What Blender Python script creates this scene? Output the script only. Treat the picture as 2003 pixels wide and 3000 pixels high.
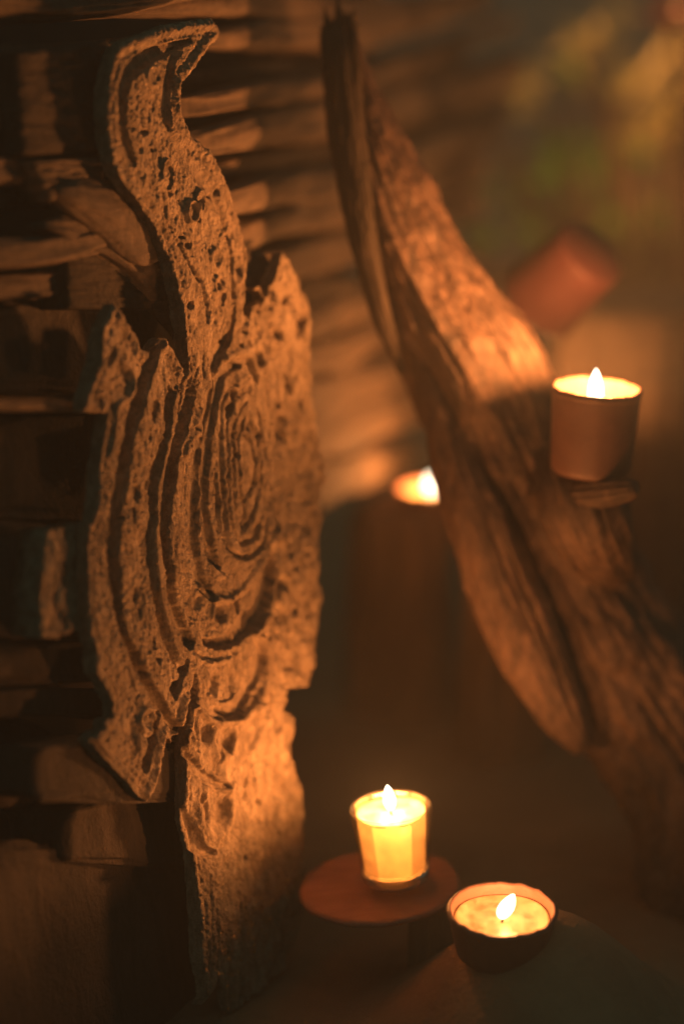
import bpy, math, random
import numpy as np
from mathutils import Matrix, Vector

for o in list(bpy.data.objects):
    bpy.data.objects.remove(o)
SC = bpy.context.scene
COL = SC.collection

# ------------------------------------------------------------------ camera, world, exposure
PITCH = math.radians(16.0)
CAM = np.array([0.0, 0.0, 1.08])
RGT = np.array([1.0, 0.0, 0.0])
FWD = np.array([0.0, math.cos(PITCH), -math.sin(PITCH)])
UPV = np.array([0.0, math.sin(PITCH), math.cos(PITCH)])
cd = bpy.data.cameras.new('camera')
cd.sensor_fit = 'VERTICAL'; cd.sensor_height = 36.0; cd.sensor_width = 24.0; cd.lens = 85.0
cd.clip_start = 0.05; cd.clip_end = 200.0
cd.dof.use_dof = True; cd.dof.focus_distance = 2.0; cd.dof.aperture_fstop = 1.15
cam = bpy.data.objects.new('camera', cd); COL.objects.link(cam)
M = Matrix.Identity(4)
for i in range(3):
    M[i][0] = RGT[i]; M[i][1] = UPV[i]; M[i][2] = -FWD[i]; M[i][3] = CAM[i]
cam.matrix_world = M
SC.camera = cam

world = bpy.data.worlds.new('World'); SC.world = world
world.use_nodes = True
wn = world.node_tree.nodes; wl = world.node_tree.links
wn.clear()
wo = wn.new('ShaderNodeOutputWorld'); wb = wn.new('ShaderNodeBackground')
wb.inputs['Color'].default_value = (0.027, 0.066, 0.056, 1); wb.inputs['Strength'].default_value = 1.0
wl.new(wb.outputs[0], wo.inputs[0])

SC.view_settings.view_transform = 'Standard'
SC.view_settings.look = 'None'
SC.view_settings.gamma = 1.0
SC.view_settings.exposure = 0.2
SC.view_settings.use_curve_mapping = False
SC.cycles.use_denoising = True
SC.cycles.max_bounces = 10
SC.cycles.diffuse_bounces = 4
SC.cycles.transparent_max_bounces = 16
SC.cycles.sample_clamp_indirect = 14.0
SC.cycles.caustics_reflective = False
SC.cycles.caustics_refractive = False

F = 85.0 / 36.0 * 3000.0          # focal length in photograph pixels

# ------------------------------------------------------------------ geometry helpers
def P(px, py, d):                  # a point at depth d (metres) along the view axis
    px = np.asarray(px, float); py = np.asarray(py, float); d = np.asarray(d, float)
    a = (px - 1001.5) / F * d; b = (1500 - py) / F * d
    return CAM + d[..., None] * FWD + a[..., None] * RGT + b[..., None] * UPV

CN, SN = math.cos(math.radians(60)), math.sin(math.radians(60))
WN = SN * RGT - CN * FWD           # normal of the carving's face: to the right and towards us
WT = CN * RGT + SN * FWD           # along the wall, receding to the right
PLANE0 = SN * ((550 - 1001.5) / F * 2.0) - CN * 2.0
def plane_pt(px, py, off=0.0):     # where the pixel's sight line meets the carving's plane moved by off along its normal
    a = (np.asarray(px, float) - 1001.5) / F
    d = (PLANE0 + off) / (SN * a - CN)
    return P(px, py, d)

def _hash(ix, iy, seed):
    h = (ix.astype(np.int64) * 374761393 + iy.astype(np.int64) * 668265263 + seed * 2147483647 + 1274126177) & 0xffffffff
    h = ((h ^ (h >> 13)) * 1274126177) & 0xffffffff
    h = ((h ^ (h >> 16)) * 2246822519) & 0xffffffff
    return ((h ^ (h >> 15)) & 0xffffff) / float(0xffffff)
def vn(u, v, seed=0, pv=0):        # value noise in 0..1, optionally periodic in v
    u = np.asarray(u, float); v = np.asarray(v, float)
    u, v = np.broadcast_arrays(u, v)
    iu = np.floor(u); iv = np.floor(v); fu = u - iu; fv = v - iv
    fu = fu * fu * (3 - 2 * fu); fv = fv * fv * (3 - 2 * fv)
    iu = iu.astype(np.int64); iv = iv.astype(np.int64); iv1 = iv + 1
    if pv: iv = iv % pv; iv1 = iv1 % pv
    a = _hash(iu, iv, seed); b = _hash(iu + 1, iv, seed); c = _hash(iu, iv1, seed); d = _hash(iu + 1, iv1, seed)
    return (a * (1 - fu) + b * fu) * (1 - fv) + (c * (1 - fu) + d * fu) * fv
def fbm(u, v, seed=0, octv=4, pv=0):
    s = 0; a = 1; t = 0
    for k in range(octv):
        s = s + a * vn(u * 2**k, v * 2**k, seed + 17 * k, pv * 2**k); t += a; a *= 0.55
    return s / t
def sstep(a, b, x):
    t = np.clip((x - a) / (b - a), 0, 1); return t * t * (3 - 2 * t)
def catmull(pts, n=8):
    pts = np.array(pts, float)
    if len(pts) < 3: return pts
    p = np.vstack([2 * pts[0] - pts[1], pts, 2 * pts[-1] - pts[-2]])
    out = []
    for i in range(1, len(p) - 2):
        for k in range(n):
            t = k / n
            out.append(0.5 * ((2 * p[i]) + (-p[i-1] + p[i+1]) * t + (2*p[i-1] - 5*p[i] + 4*p[i+1] - p[i+2]) * t*t + (-p[i-1] + 3*p[i] - 3*p[i+1] + p[i+2]) * t**3))
    out.append(p[-2]); return np.array(out)

def tag(o, label=None, cat=None, group=None, kind=None):
    if label: o['label'] = label
    if cat: o['category'] = cat
    if group: o['group'] = group
    if kind: o['kind'] = kind
    return o
def empty(name, loc, label, cat, group=None, rot=None):
    o = bpy.data.objects.new(name, None); COL.objects.link(o)
    o.empty_display_size = 0.03
    o.matrix_world = Matrix.Translation(Vector(loc)) @ (rot.to_4x4() if rot else Matrix.Identity(4))
    return tag(o, label, cat, group)
def mesh_obj(name, V, Fc, mat, parent=None, origin=None, smooth=True):
    """V are world points; they are stored relative to the parent's (or the object's own) frame"""
    V = np.asarray(V, float)
    if parent is not None:
        mi = np.array(parent.matrix_world.inverted())
        V = V @ mi[:3, :3].T + mi[:3, 3]
    else:
        if origin is None:
            c = (V.min(0) + V.max(0)) / 2; origin = np.array([c[0], c[1], V[:, 2].min()])
        V = V - np.asarray(origin)
    me = bpy.data.meshes.new(name)
    if isinstance(Fc, np.ndarray):
        nf, k = Fc.shape
        me.vertices.add(len(V)); me.vertices.foreach_set('co', V.astype(np.float32).ravel())
        me.loops.add(nf * k); me.loops.foreach_set('vertex_index', Fc.astype(np.int32).ravel())
        me.polygons.add(nf); me.polygons.foreach_set('loop_start', np.arange(0, nf * k, k, dtype=np.int32))
        me.update(calc_edges=True); me.validate()
    else:
        me.from_pydata([tuple(v) for v in V], [], Fc); me.update()
    if smooth: me.polygons.foreach_set('use_smooth', [True] * len(me.polygons))
    if mat: me.materials.append(mat)
    o = bpy.data.objects.new(name, me); COL.objects.link(o)
    if parent is not None:
        o.parent = parent
    else:
        o.location = Vector(origin)
    return o
def grid_faces(nu, nv, wrap=False):
    i = np.arange(nu - 1)[:, None]; j = np.arange(nv if wrap else nv - 1)[None, :]
    a = i * nv + j; b = i * nv + (j + 1) % nv; c = (i + 1) * nv + (j + 1) % nv; d = (i + 1) * nv + j
    return np.stack([a, b, c, d], -1).reshape(-1, 4)
def tube_grid(G):
    """G: (rings, around, 3) -> closed tube with capped ends (quads, centre fans as degenerate-free quads)"""
    nu, nv, _ = G.shape
    V = G.reshape(-1, 3); Fc = grid_faces(nu, nv, True)
    # caps: shrink rings towards the centre
    extra = []; faces = [Fc]; base = len(V)
    for end, ring in ((0, G[0]), (1, G[-1])):
        c = ring.mean(0); idx = np.arange(nv) + (0 if end == 0 else (nu - 1) * nv)
        prev = idx
        for s in (0.66, 0.33, 0.04):
            nr = c + (ring - c) * s; cur = base + np.arange(nv); base += nv; extra.append(nr)
            q = np.stack([prev, np.roll(prev, -1), np.roll(cur, -1), cur], -1)
            if end == 0: q = q[:, ::-1]
            faces.append(q); prev = cur
    return np.vstack([V] + extra), np.vstack(faces)
def lathe(profile, segs=64, wob=None):
    pr = np.array(profile, float); th = np.linspace(0, 2 * math.pi, segs, endpoint=False)
    V = np.stack([pr[:, 0:1] * np.cos(th), pr[:, 0:1] * np.sin(th), np.repeat(pr[:, 1:2], segs, 1)], -1)
    if wob is not None: V = wob(V, th)
    return V.reshape(-1, 3), grid_faces(len(pr), segs, True)[:, ::-1]
def local(name, V, Fc, mat, parent, smooth=True):
    """mesh given in the parent's own frame"""
    mw = np.array(parent.matrix_world)
    return mesh_obj(name, np.asarray(V) @ mw[:3, :3].T + mw[:3, 3], Fc, mat, parent, smooth=smooth)

# ------------------------------------------------------------------ materials
def nmat(name):
    m = bpy.data.materials.new(name); m.use_nodes = True
    nt = m.node_tree; nt.nodes.clear()
    out = nt.nodes.new('ShaderNodeOutputMaterial')
    return m, nt, nt.nodes, nt.links, out
def wood(name, c1, c2, c3, scale=(18, 18, 120), rough=0.82, bump=0.35, bdist=0.002, fine=260.0, spec=0.25, mott=0.0):
    m, nt, N, L, out = nmat(name)
    b = N.new('ShaderNodeBsdfPrincipled'); L.new(b.outputs[0], out.inputs[0])
    b.inputs['Roughness'].default_value = rough; b.inputs['Specular IOR Level'].default_value = spec
    tc = N.new('ShaderNodeTexCoord'); mp = N.new('ShaderNodeMapping'); mp.inputs['Scale'].default_value = scale
    L.new(tc.outputs['Object'], mp.inputs[0])
    n1 = N.new('ShaderNodeTexNoise'); n1.inputs['Scale'].default_value = 1.0; n1.inputs['Detail'].default_value = 8; n1.inputs['Roughness'].default_value = 0.65
    n1.inputs['Distortion'].default_value = 0.6
    L.new(mp.outputs[0], n1.inputs['Vector'])
    n2 = N.new('ShaderNodeTexNoise'); n2.inputs['Scale'].default_value = fine; n2.inputs['Detail'].default_value = 6; n2.inputs['Roughness'].default_value = 0.7
    L.new(tc.outputs['Object'], n2.inputs['Vector'])
    n3 = N.new('ShaderNodeTexNoise'); n3.inputs['Scale'].default_value = 14; n3.inputs['Detail'].default_value = 4
    L.new(tc.outputs['Object'], n3.inputs['Vector'])
    r = N.new('ShaderNodeValToRGB'); L.new(n1.outputs['Fac'], r.inputs[0])
    r.color_ramp.elements[0].position = 0.3; r.color_ramp.elements[0].color = (*c1, 1)
    r.color_ramp.elements[1].position = 0.72; r.color_ramp.elements[1].color = (*c2, 1)
    mx = N.new('ShaderNodeMix'); mx.data_type = 'RGBA'; L.new(r.outputs[0], mx.inputs[6]); mx.inputs[7].default_value = (*c3, 1)
    mr = N.new('ShaderNodeMapRange'); mr.inputs[1].default_value = 0.48; mr.inputs[2].default_value = 0.68; mr.inputs[4].default_value = 0.75
    L.new(n3.outputs['Fac'], mr.inputs[0]); L.new(mr.outputs[0], mx.inputs[0])
    if mott:                                              # grime and bleached fibres: blotches of their own, a few millimetres across
        n4 = N.new('ShaderNodeTexNoise'); n4.inputs['Scale'].default_value = 95; n4.inputs['Detail'].default_value = 6; n4.inputs['Roughness'].default_value = 0.75
        mp4 = N.new('ShaderNodeMapping'); mp4.inputs['Scale'].default_value = (1.5, 1.5, 0.8); L.new(tc.outputs['Object'], mp4.inputs[0]); L.new(mp4.outputs[0], n4.inputs['Vector'])
        m4 = N.new('ShaderNodeMapRange'); m4.inputs[1].default_value = 0.36; m4.inputs[2].default_value = 0.64; m4.inputs[3].default_value = 1 - mott; m4.inputs[4].default_value = 1 + mott * .8
        L.new(n4.outputs['Fac'], m4.inputs[0])
        vm = N.new('ShaderNodeVectorMath'); vm.operation = 'SCALE'; L.new(mx.outputs[2], vm.inputs[0]); L.new(m4.outputs[0], vm.inputs['Scale'])
        L.new(vm.outputs[0], b.inputs['Base Color'])
    else:
        L.new(mx.outputs[2], b.inputs['Base Color'])
    ad = N.new('ShaderNodeMath'); ad.operation = 'ADD'
    L.new(n1.outputs['Fac'], ad.inputs[0]); L.new(n2.outputs['Fac'], ad.inputs[1])
    bp = N.new('ShaderNodeBump'); bp.inputs['Strength'].default_value = bump; bp.inputs['Distance'].default_value = bdist
    L.new(ad.outputs[0], bp.inputs['Height']); L.new(bp.outputs[0], b.inputs['Normal'])
    return m
M_CARVE = wood('weathered_carved_wood', (0.20, 0.145, 0.095), (0.42, 0.32, 0.22), (0.30, 0.22, 0.15), scale=(60, 60, 22), bump=1.0, bdist=0.0035, fine=380, mott=0.42)
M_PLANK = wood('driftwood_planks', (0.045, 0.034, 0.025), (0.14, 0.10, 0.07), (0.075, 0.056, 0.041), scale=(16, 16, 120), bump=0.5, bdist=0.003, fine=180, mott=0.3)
M_TRUNK = wood('driftwood_trunk', (0.032, 0.020, 0.014), (0.165, 0.10, 0.066), (0.062, 0.038, 0.026), scale=(55, 55, 12), bump=0.6, bdist=0.004, fine=150, rough=0.6, spec=0.4, mott=0.5)
M_BARK_SHADE = wood('bark_and_shade_wood', (0.024, 0.019, 0.015), (0.062, 0.046, 0.034), (0.036, 0.028, 0.021), scale=(60, 60, 14), bump=0.8, bdist=0.005, fine=150)  # bark colour, also used as painted shade on the left wall wood
M_DCLAY = wood('dark_red_clay', (0.050, 0.017, 0.019), (0.075, 0.027, 0.030), (0.046, 0.017, 0.019), scale=(30, 30, 30), bump=0.25, bdist=0.0012, fine=200, rough=0.6)
M_STUMP = wood('stump_wood', (0.12, 0.078, 0.047), (0.28, 0.18, 0.11), (0.18, 0.12, 0.08), scale=(60, 60, 10), bump=0.5, bdist=0.004, fine=120)
M_CLAY = wood('terracotta', (0.12, 0.058, 0.04), (0.19, 0.092, 0.062), (0.10, 0.055, 0.04), scale=(30, 30, 30), bump=0.25, bdist=0.0012, fine=200, rough=0.55, spec=0.5)
M_DISC = wood('red_brown_wood', (0.25, 0.10, 0.06), (0.40, 0.175, 0.11), (0.20, 0.08, 0.052), scale=(14, 90, 30), bump=0.4, bdist=0.0015, fine=200, rough=0.6, spec=0.4)
M_GROUND = wood('dusty_ground', (0.22, 0.13, 0.075), (0.36, 0.22, 0.125), (0.28, 0.17, 0.10), scale=(9, 9, 9), bump=0.6, bdist=0.01, fine=60, rough=0.95)
def simple(name, col, rough=0.6, **kw):
    m, nt, N, L, out = nmat(name)
    b = N.new('ShaderNodeBsdfPrincipled'); L.new(b.outputs[0], out.inputs[0])
    b.inputs['Base Color'].default_value = (*col, 1); b.inputs['Roughness'].default_value = rough
    for k, v in kw.items(): b.inputs[k].default_value = v
    return m, N, L, b
M_WICK, *_ = simple('charred_wick', (0.01, 0.008, 0.006), 0.9)
def wax_mat(name, col, through):
    m, nt, N, L, out = nmat(name)
    d = N.new('ShaderNodeBsdfDiffuse'); d.inputs[0].default_value = (*col, 1)
    t = N.new('ShaderNodeBsdfTranslucent'); t.inputs[0].default_value = (*through, 1)
    gl = N.new('ShaderNodeBsdfGlossy'); gl.inputs['Roughness'].default_value = 0.3
    nz = N.new('ShaderNodeTexNoise'); nz.inputs['Scale'].default_value = 90; nz.inputs['Detail'].default_value = 5
    tc = N.new('ShaderNodeTexCoord'); L.new(tc.outputs['Object'], nz.inputs['Vector'])
    bp = N.new('ShaderNodeBump'); bp.inputs['Strength'].default_value = 0.5; bp.inputs['Distance'].default_value = 0.002
    L.new(nz.outputs['Fac'], bp.inputs['Height'])
    for q in (d, t, gl): L.new(bp.outputs[0], q.inputs['Normal'])
    mr = N.new('ShaderNodeMapRange'); mr.inputs[1].default_value = .35; mr.inputs[2].default_value = .65; mr.inputs[3].default_value = .58; mr.inputs[4].default_value = .82
    L.new(nz.outputs['Fac'], mr.inputs[0])
    mx = N.new('ShaderNodeMixShader'); L.new(mr.outputs[0], mx.inputs[0]); L.new(d.outputs[0], mx.inputs[1]); L.new(t.outputs[0], mx.inputs[2])
    m2 = N.new('ShaderNodeMixShader'); m2.inputs[0].default_value = .04; L.new(mx.outputs[0], m2.inputs[1]); L.new(gl.outputs[0], m2.inputs[2])
    L.new(m2.outputs[0], out.inputs[0]); return m
M_WAX = wax_mat('candle_wax', (0.94, 0.80, 0.52), (1.0, 0.86, 0.60))
def flame_mat():
    m, nt, N, L, out = nmat('flame')
    e = N.new('ShaderNodeEmission'); L.new(e.outputs[0], out.inputs[0])
    tc = N.new('ShaderNodeTexCoord'); sp = N.new('ShaderNodeSeparateXYZ'); L.new(tc.outputs['Generated'], sp.inputs[0])
    r = N.new('ShaderNodeValToRGB'); L.new(sp.outputs['Z'], r.inputs[0])
    r.color_ramp.elements[0].position = 0.0; r.color_ramp.elements[0].color = (1.0, 0.62, 0.25, 1)
    r.color_ramp.elements[1].position = 0.25; r.color_ramp.elements[1].color = (1.0, 0.86, 0.60, 1)
    L.new(r.outputs[0], e.inputs['Color']); e.inputs['Strength'].default_value = 6.0
    return m
M_FLAME = flame_mat()
def glass_wall_mat():
    m, nt, N, L, out = nmat('votive_glass')
    t = N.new('ShaderNodeBsdfTransparent'); t.inputs[0].default_value = (0.93, 0.95, 0.92, 1)
    g = N.new('ShaderNodeBsdfGlossy'); g.inputs['Roughness'].default_value = 0.06
    lw = N.new('ShaderNodeLayerWeight'); lw.inputs[0].default_value = 0.35
    mr = N.new('ShaderNodeMapRange'); mr.inputs[3].default_value = 0.04; mr.inputs[4].default_value = 0.55
    L.new(lw.outputs['Fresnel'], mr.inputs[0])
    mx = N.new('ShaderNodeMixShader'); L.new(mr.outputs[0], mx.inputs[0]); L.new(t.outputs[0], mx.inputs[1]); L.new(g.outputs[0], mx.inputs[2])
    df = N.new('ShaderNodeBsdfDiffuse'); df.inputs[0].default_value = (.9, .85, .7, 1)      # thin film of old wax and dust on the glass
    nz = N.new('ShaderNodeTexNoise'); nz.inputs['Scale'].default_value = 120; nz.inputs['Detail'].default_value = 4
    tc = N.new('ShaderNodeTexCoord'); L.new(tc.outputs['Object'], nz.inputs['Vector'])
    mf = N.new('ShaderNodeMapRange'); mf.inputs[1].default_value = .4; mf.inputs[2].default_value = .7; mf.inputs[3].default_value = .008; mf.inputs[4].default_value = .05
    L.new(nz.outputs['Fac'], mf.inputs[0])
    m3 = N.new('ShaderNodeMixShader'); L.new(mf.outputs[0], m3.inputs[0]); L.new(mx.outputs[0], m3.inputs[1]); L.new(df.outputs[0], m3.inputs[2])
    L.new(m3.outputs[0], out.inputs[0]); return m
M_GLASS = glass_wall_mat()
def solid_glass():
    m, nt, N, L, out = nmat('thick_glass_base')
    b = N.new('ShaderNodeBsdfPrincipled'); L.new(b.outputs[0], out.inputs[0])
    b.inputs['Transmission Weight'].default_value = 1.0; b.inputs['IOR'].default_value = 1.5; b.inputs['Roughness'].default_value = 0.05
    b.inputs['Base Color'].default_value = (0.85, 0.9, 0.8, 1); return m
M_GBASE = solid_glass()
def leaf_mat(name, col):
    m, nt, N, L, out = nmat(name)
    d = N.new('ShaderNodeBsdfPrincipled'); d.inputs['Roughness'].default_value = 0.4
    t = N.new('ShaderNodeBsdfTranslucent'); t.inputs[0].default_value = (col[0] * 1.6, col[1] * 1.5, col[2], 1)
    nz = N.new('ShaderNodeTexNoise'); nz.inputs['Scale'].default_value = 6
    tc = N.new('ShaderNodeTexCoord'); L.new(tc.outputs['Object'], nz.inputs['Vector'])
    mx0 = N.new('ShaderNodeMix'); mx0.data_type = 'RGBA'
    mx0.inputs[6].default_value = (col[0] * 0.6, col[1] * 0.6, col[2] * 0.6, 1); mx0.inputs[7].default_value = (col[0] * 1.4, col[1] * 1.3, col[2] * 1.2, 1)
    L.new(nz.outputs['Fac'], mx0.inputs[0]); L.new(mx0.outputs[2], d.inputs['Base Color'])
    mx = N.new('ShaderNodeMixShader'); mx.inputs[0].default_value = 0.35
    L.new(d.outputs[0], mx.inputs[1]); L.new(t.outputs[0], mx.inputs[2]); L.new(mx.outputs[0], out.inputs[0]); return m
M_LEAF = leaf_mat('green_leaf', (0.10, 0.32, 0.05))
M_LEAF2 = leaf_mat('dry_leaf', (0.6, 0.62, 0.34))
M_RED = leaf_mat('red_flower', (0.35, 0.06, 0.03))
M_STEM, *_ = simple('plant_stem', (0.09, 0.06, 0.03), 0.8)

FLAME_COL = (1.0, 0.335, 0.085)
def candle_light(parent, pos, watts, radius=0.005, smooth=0.03):
    ld = bpy.data.lights.new('candle_light', 'POINT'); ld.energy = watts; ld.color = FLAME_COL; ld.shadow_soft_size = radius
    ld.use_nodes = True; nt = ld.node_tree                    # soft falloff: a flame is not a point when seen from its own wax
    em = [n for n in nt.nodes if n.type == 'EMISSION'][0]
    lf = nt.nodes.new('ShaderNodeLightFalloff'); lf.inputs['Strength'].default_value = 1.0; lf.inputs['Smooth'].default_value = smooth
    nt.links.new(lf.outputs['Quadratic'], em.inputs['Strength'])
    o = bpy.data.objects.new('candle_light', ld); COL.objects.link(o); o.parent = parent
    o.location = Vector(pos); return o

# ------------------------------------------------------------------ ground
xs = np.linspace(-1, 1, 200); ys = np.linspace(-1, 1, 200)
xs = np.sign(xs) * np.abs(xs) ** 2.6 * 14 + .1 * (1 - xs * xs); ys = 2.0 + np.where(ys > 0, 18, 10) * np.sign(ys) * np.abs(ys) ** 2.6
GX, GY = np.meshgrid(xs, ys, indexing='ij')
mc = P(1470, 2700, 1.95) + np.array([.035, .02, 0])
mound = np.exp(-(((GX - mc[0]) / .115) ** 2 + ((GY - mc[1]) / .13) ** 2) ** 1.1)          # low mound carrying the lower right dish
GZ = 0.10 + (0.02 * (fbm(GX * 2.1 + 30, GY * 2.1 + 30, 5) - 0.5) + 0.012 * (fbm(GX * 22 + 30, GY * 22 + 30, 6) - 0.5)) * (1 - .9 * mound) + .119 * mound
g = mesh_obj('ground', np.stack([GX, GY, GZ], -1).reshape(-1, 3), grid_faces(200, 200), M_GROUND, origin=(0, 0, 0))
tag(g, kind='structure')

# ------------------------------------------------------------------ the driftwood wall behind the carving
def plank(pts, hh, gap, hd, seed, label, name='driftwood_plank', mat=None, rough=1.0, sq=3.2, taper=(0.02, 0.02)):
    """pts: (px, py) of the centre line; hh: half height in photo px; gap: front face lies this far behind the carving's plane"""
    p = catmull(pts, 14); n = len(p)
    hhv = np.interp(np.linspace(0, 1, n), np.linspace(0, 1, len(np.atleast_1d(hh))), np.atleast_1d(hh))
    gp = gap + .22 * sstep(560, 1300, p[:, 0]) + .004 * ((seed * 7) % 5 - 2)
    hhv = hhv * (1 + .28 * sstep(560, 800, p[:, 0]))
    C0 = plane_pt(p[:, 0], p[:, 1], -(gp + hd))
    s = np.concatenate([[0], np.cumsum(np.linalg.norm(np.diff(C0, axis=0), axis=1))])
    scale = np.linalg.norm(plane_pt(p[:, 0], p[:, 1] + 1, -(gp + hd)) - C0, axis=1)      # metres per px
    nv = 56; th = np.linspace(0, 2 * math.pi, nv, endpoint=False)
    cs, sn = np.cos(th), np.sin(th)
    sx = np.sign(cs) * np.abs(cs) ** (2 / sq); sy = np.sign(sn) * np.abs(sn) ** (2 / sq)
    hm = hhv * scale
    env = np.minimum(1, np.minimum((s + 0.004) / (taper[0] + 0.004), (s[-1] - s + 0.004) / (taper[1] + 0.004))) ** 0.4
    S = s[:, None]
    nz = (fbm(S * 9 + seed, th[None] / (2 * math.pi) * 6, seed, 3, 6) - 0.5) * 0.5 + (fbm(S * 14 + 9, th[None] / (2 * math.pi) * 24, seed + 3, 3, 24) - 0.5) * 0.22 \
         + (fbm(S * 60 + 9, th[None] / (2 * math.pi) * 40, seed + 4, 2, 40) - 0.5) * 0.06
    R = (1 + nz * rough) * env[:, None]
    w1 = (fbm(s * 5 + seed, s * 0 + 3.3, seed + 8, 2) - 0.5) * 0.25
    G = C0[:, None] + (R * sx * hd)[..., None] * WN + ((R * sy + w1[:, None] * 0.6) * hm[:, None])[..., None] * UPV
    V, Fc = tube_grid(G)
    o = mesh_obj(name, V, Fc, mat or M_PLANK)
    return tag(o, label, 'driftwood', 'driftwood planks stacked into the wall behind the carving')

PL = [
 # points (px,py), half height px, gap m, half depth m
 ([(-160,-20),(300,-10),(640,-60),(1000,-140)], [75,52,40,34], .030, .022),
 ([(-160,50),(300,15),(700,20),(1080,35),(1300,0)], [30,40,36,34,24], .050, .018),
 ([(-160,185),(150,175),(420,130),(760,105),(1060,85),(1420,-10)], [52,48,26,38,44,30], .052, .020),
 ([(-160,300),(300,262),(760,210),(1100,190),(1500,60)], [18,24,22,20,18], .078, .014),
 ([(-160,352),(60,358),(420,330),(760,278),(1000,246),(1350,150)], [46,50,38,32,30,30], .040, .022),
 ([(-160,500),(60,500),(420,450),(760,380),(1000,345),(1300,270),(1500,200)], [44,42,40,46,48,44,40], .034, .024),
 ([(-160,600),(300,560),(760,470),(1100,420),(1500,300)], [28,30,26,24,20], .066, .014),
 ([(-160,740),(100,735),(420,660),(760,560),(1020,520),(1450,360)], [44,42,38,40,42,30], .030, .022),
 ([(-160,850),(100,835),(420,780),(760,650),(1030,600),(1400,480)], [34,38,36,44,50,34], .030, .024),
 ([(380,880),(700,790),(1030,720),(1400,590)], [30,40,42,36], .040, .020),
 ([(-200,1020),(100,1020),(340,1010),(640,960),(1000,850)], [136,138,136,100,34], .055, .030),
 ([(640,960),(930,930),(1080,860),(1380,760)], [40,42,44,36], .040, .022),
 ([(-200,1186),(120,1190),(330,1196),(560,1190)], [16,19,19,14], .022, .026),
 ([(620,1080),(940,1040),(1150,950),(1500,800)], [44,46,46,36], .036, .020),
 ([(-200,1370),(100,1370),(330,1372),(620,1360)], [160,158,156,140], .050, .034),
 ([(640,1190),(950,1150),(1200,1060),(1560,920)], [46,48,50,36], .044, .022),
 ([(-200,1700),(30,1705),(300,1700),(600,1700)], [168,166,164,160], .048, .034),
 ([(640,1330),(900,1280),(1330,1130)], [62,62,46], .050, .022),
 ([(640,1470),(860,1430),(1200,1330)], [64,60,40], .056, .022),
 ([(-200,1935),(60,1940),(330,1925),(640,1930)], [66,62,60,60], .036, .030),
 ([(640,1640),(740,1620),(800,1600)], [84,80,70], .060, .024),
 ([(-120,2055),(100,2050),(330,2070),(640,2070)], [40,44,44,44], .046, .022),
 ([(20,2265),(200,2255),(440,2250),(660,2250)], [78,92,88,84], .022, .030),
 ([(-240,2230),(-100,2230),(20,2230),(120,2230)], [130,130,120,80], .070, .03),
 ([(110,2450),(300,2430),(560,2440),(760,2440)], [90,100,96,90], .036, .034),
 ([(-220,2780),(100,2800),(420,2800),(800,2800)], [330,290,270,260], .052, .04),
]
ORD = ['topmost', 'second', 'third', 'fourth', 'fifth', 'sixth', 'seventh', 'eighth', 'ninth', 'tenth', 'eleventh', 'twelfth', 'thirteenth',
       'fourteenth', 'fifteenth', 'sixteenth', 'seventeenth']
LAB = {0: 'orange-lit driftwood beam crossing the very top left corner above the carving',
 1: 'thin driftwood pole just under the topmost beam, above the carving tip',
 2: 'dim brown driftwood pole behind the hooked tip of the carving',
 3: 'thin recessed pole in the dark gap below the hooked carving tip',
 4: 'slim warm driftwood pole level with the crescent groove of the carving horn',
 5: 'broad lit driftwood pole meeting the trunk below its dark broken top',
 6: 'thin shadowed pole recessed between two broad lit poles beside the horn',
 7: 'driftwood pole with a swirling knot at the left edge of the photo',
 8: 'driftwood pole directly below the knotted one, broad and bright beside the trunk',
 9: 'driftwood pole just above the upright dark block behind the right spike',
 10: 'large dark upper slab left of the carving, above the thin lit ledge',
 11: 'blurred pole behind the right pointed leaf of the carving, left of the trunk',
 12: 'thin flat ledge of lit wood running from the left edge to the carving',
 13: 'blurred driftwood pole between the carving shoulder and the bent trunk',
 14: 'large dark slab just under the thin lit ledge',
 15: 'blurred pole ending near the small far candle, upper one of those above it',
 16: 'large dark slab behind the block with vertical cracks',
 17: 'blurred pole directly above the small far candle',
 18: 'blurred pole level with the small far candle',
 19: 'rough dark plank below the block with vertical cracks',
 20: 'broad blurred pole just below the level of the small far candle',
 21: 'dark recessed plank above the carving lower left barb',
 22: 'rough grey-brown log end beside the lower left barb of the carving',
 23: 'shade-darkened recessed log end at the left edge below the middle',
 24: 'bulging log under the tip of the carving lower left barb',
  25: 'huge shade-darkened slab filling the bottom left corner'}
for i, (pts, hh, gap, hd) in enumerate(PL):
    plank(pts, hh, gap, hd, 31 + 7 * i, LAB[i], mat=M_BARK_SHADE if i in (10, 14, 16, 19, 21, 22, 23, 24, 25) else None, sq=8 if i in (10, 12, 14, 16, 19, 21, 22, 24, 25) else 3.6, taper=(.006, .006) if i in (10, 12, 14, 16, 19, 21, 22, 24, 25) else (.02, .02))  # darkest slabs carry the carving's shade in their colour

# knobbly driftwood chunk behind the horn, block with cracks on the left, dark upright block behind the right spike
o = plank([(150,560),(260,600),(380,650),(520,640)], [30,80,110,90], .008, .016, 401, 'knobbly driftwood chunk wedged behind the bend of the carving horn', 'driftwood_chunk', rough=1.3, sq=2.4)
o = plank([(110,660),(200,680),(330,740),(450,830),(560,930)], [18,40,60,90,100], .012, .014, 402, 'rough bark-like root slanting down behind the carving neck', 'driftwood_root', rough=1.8, sq=2.2)

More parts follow.
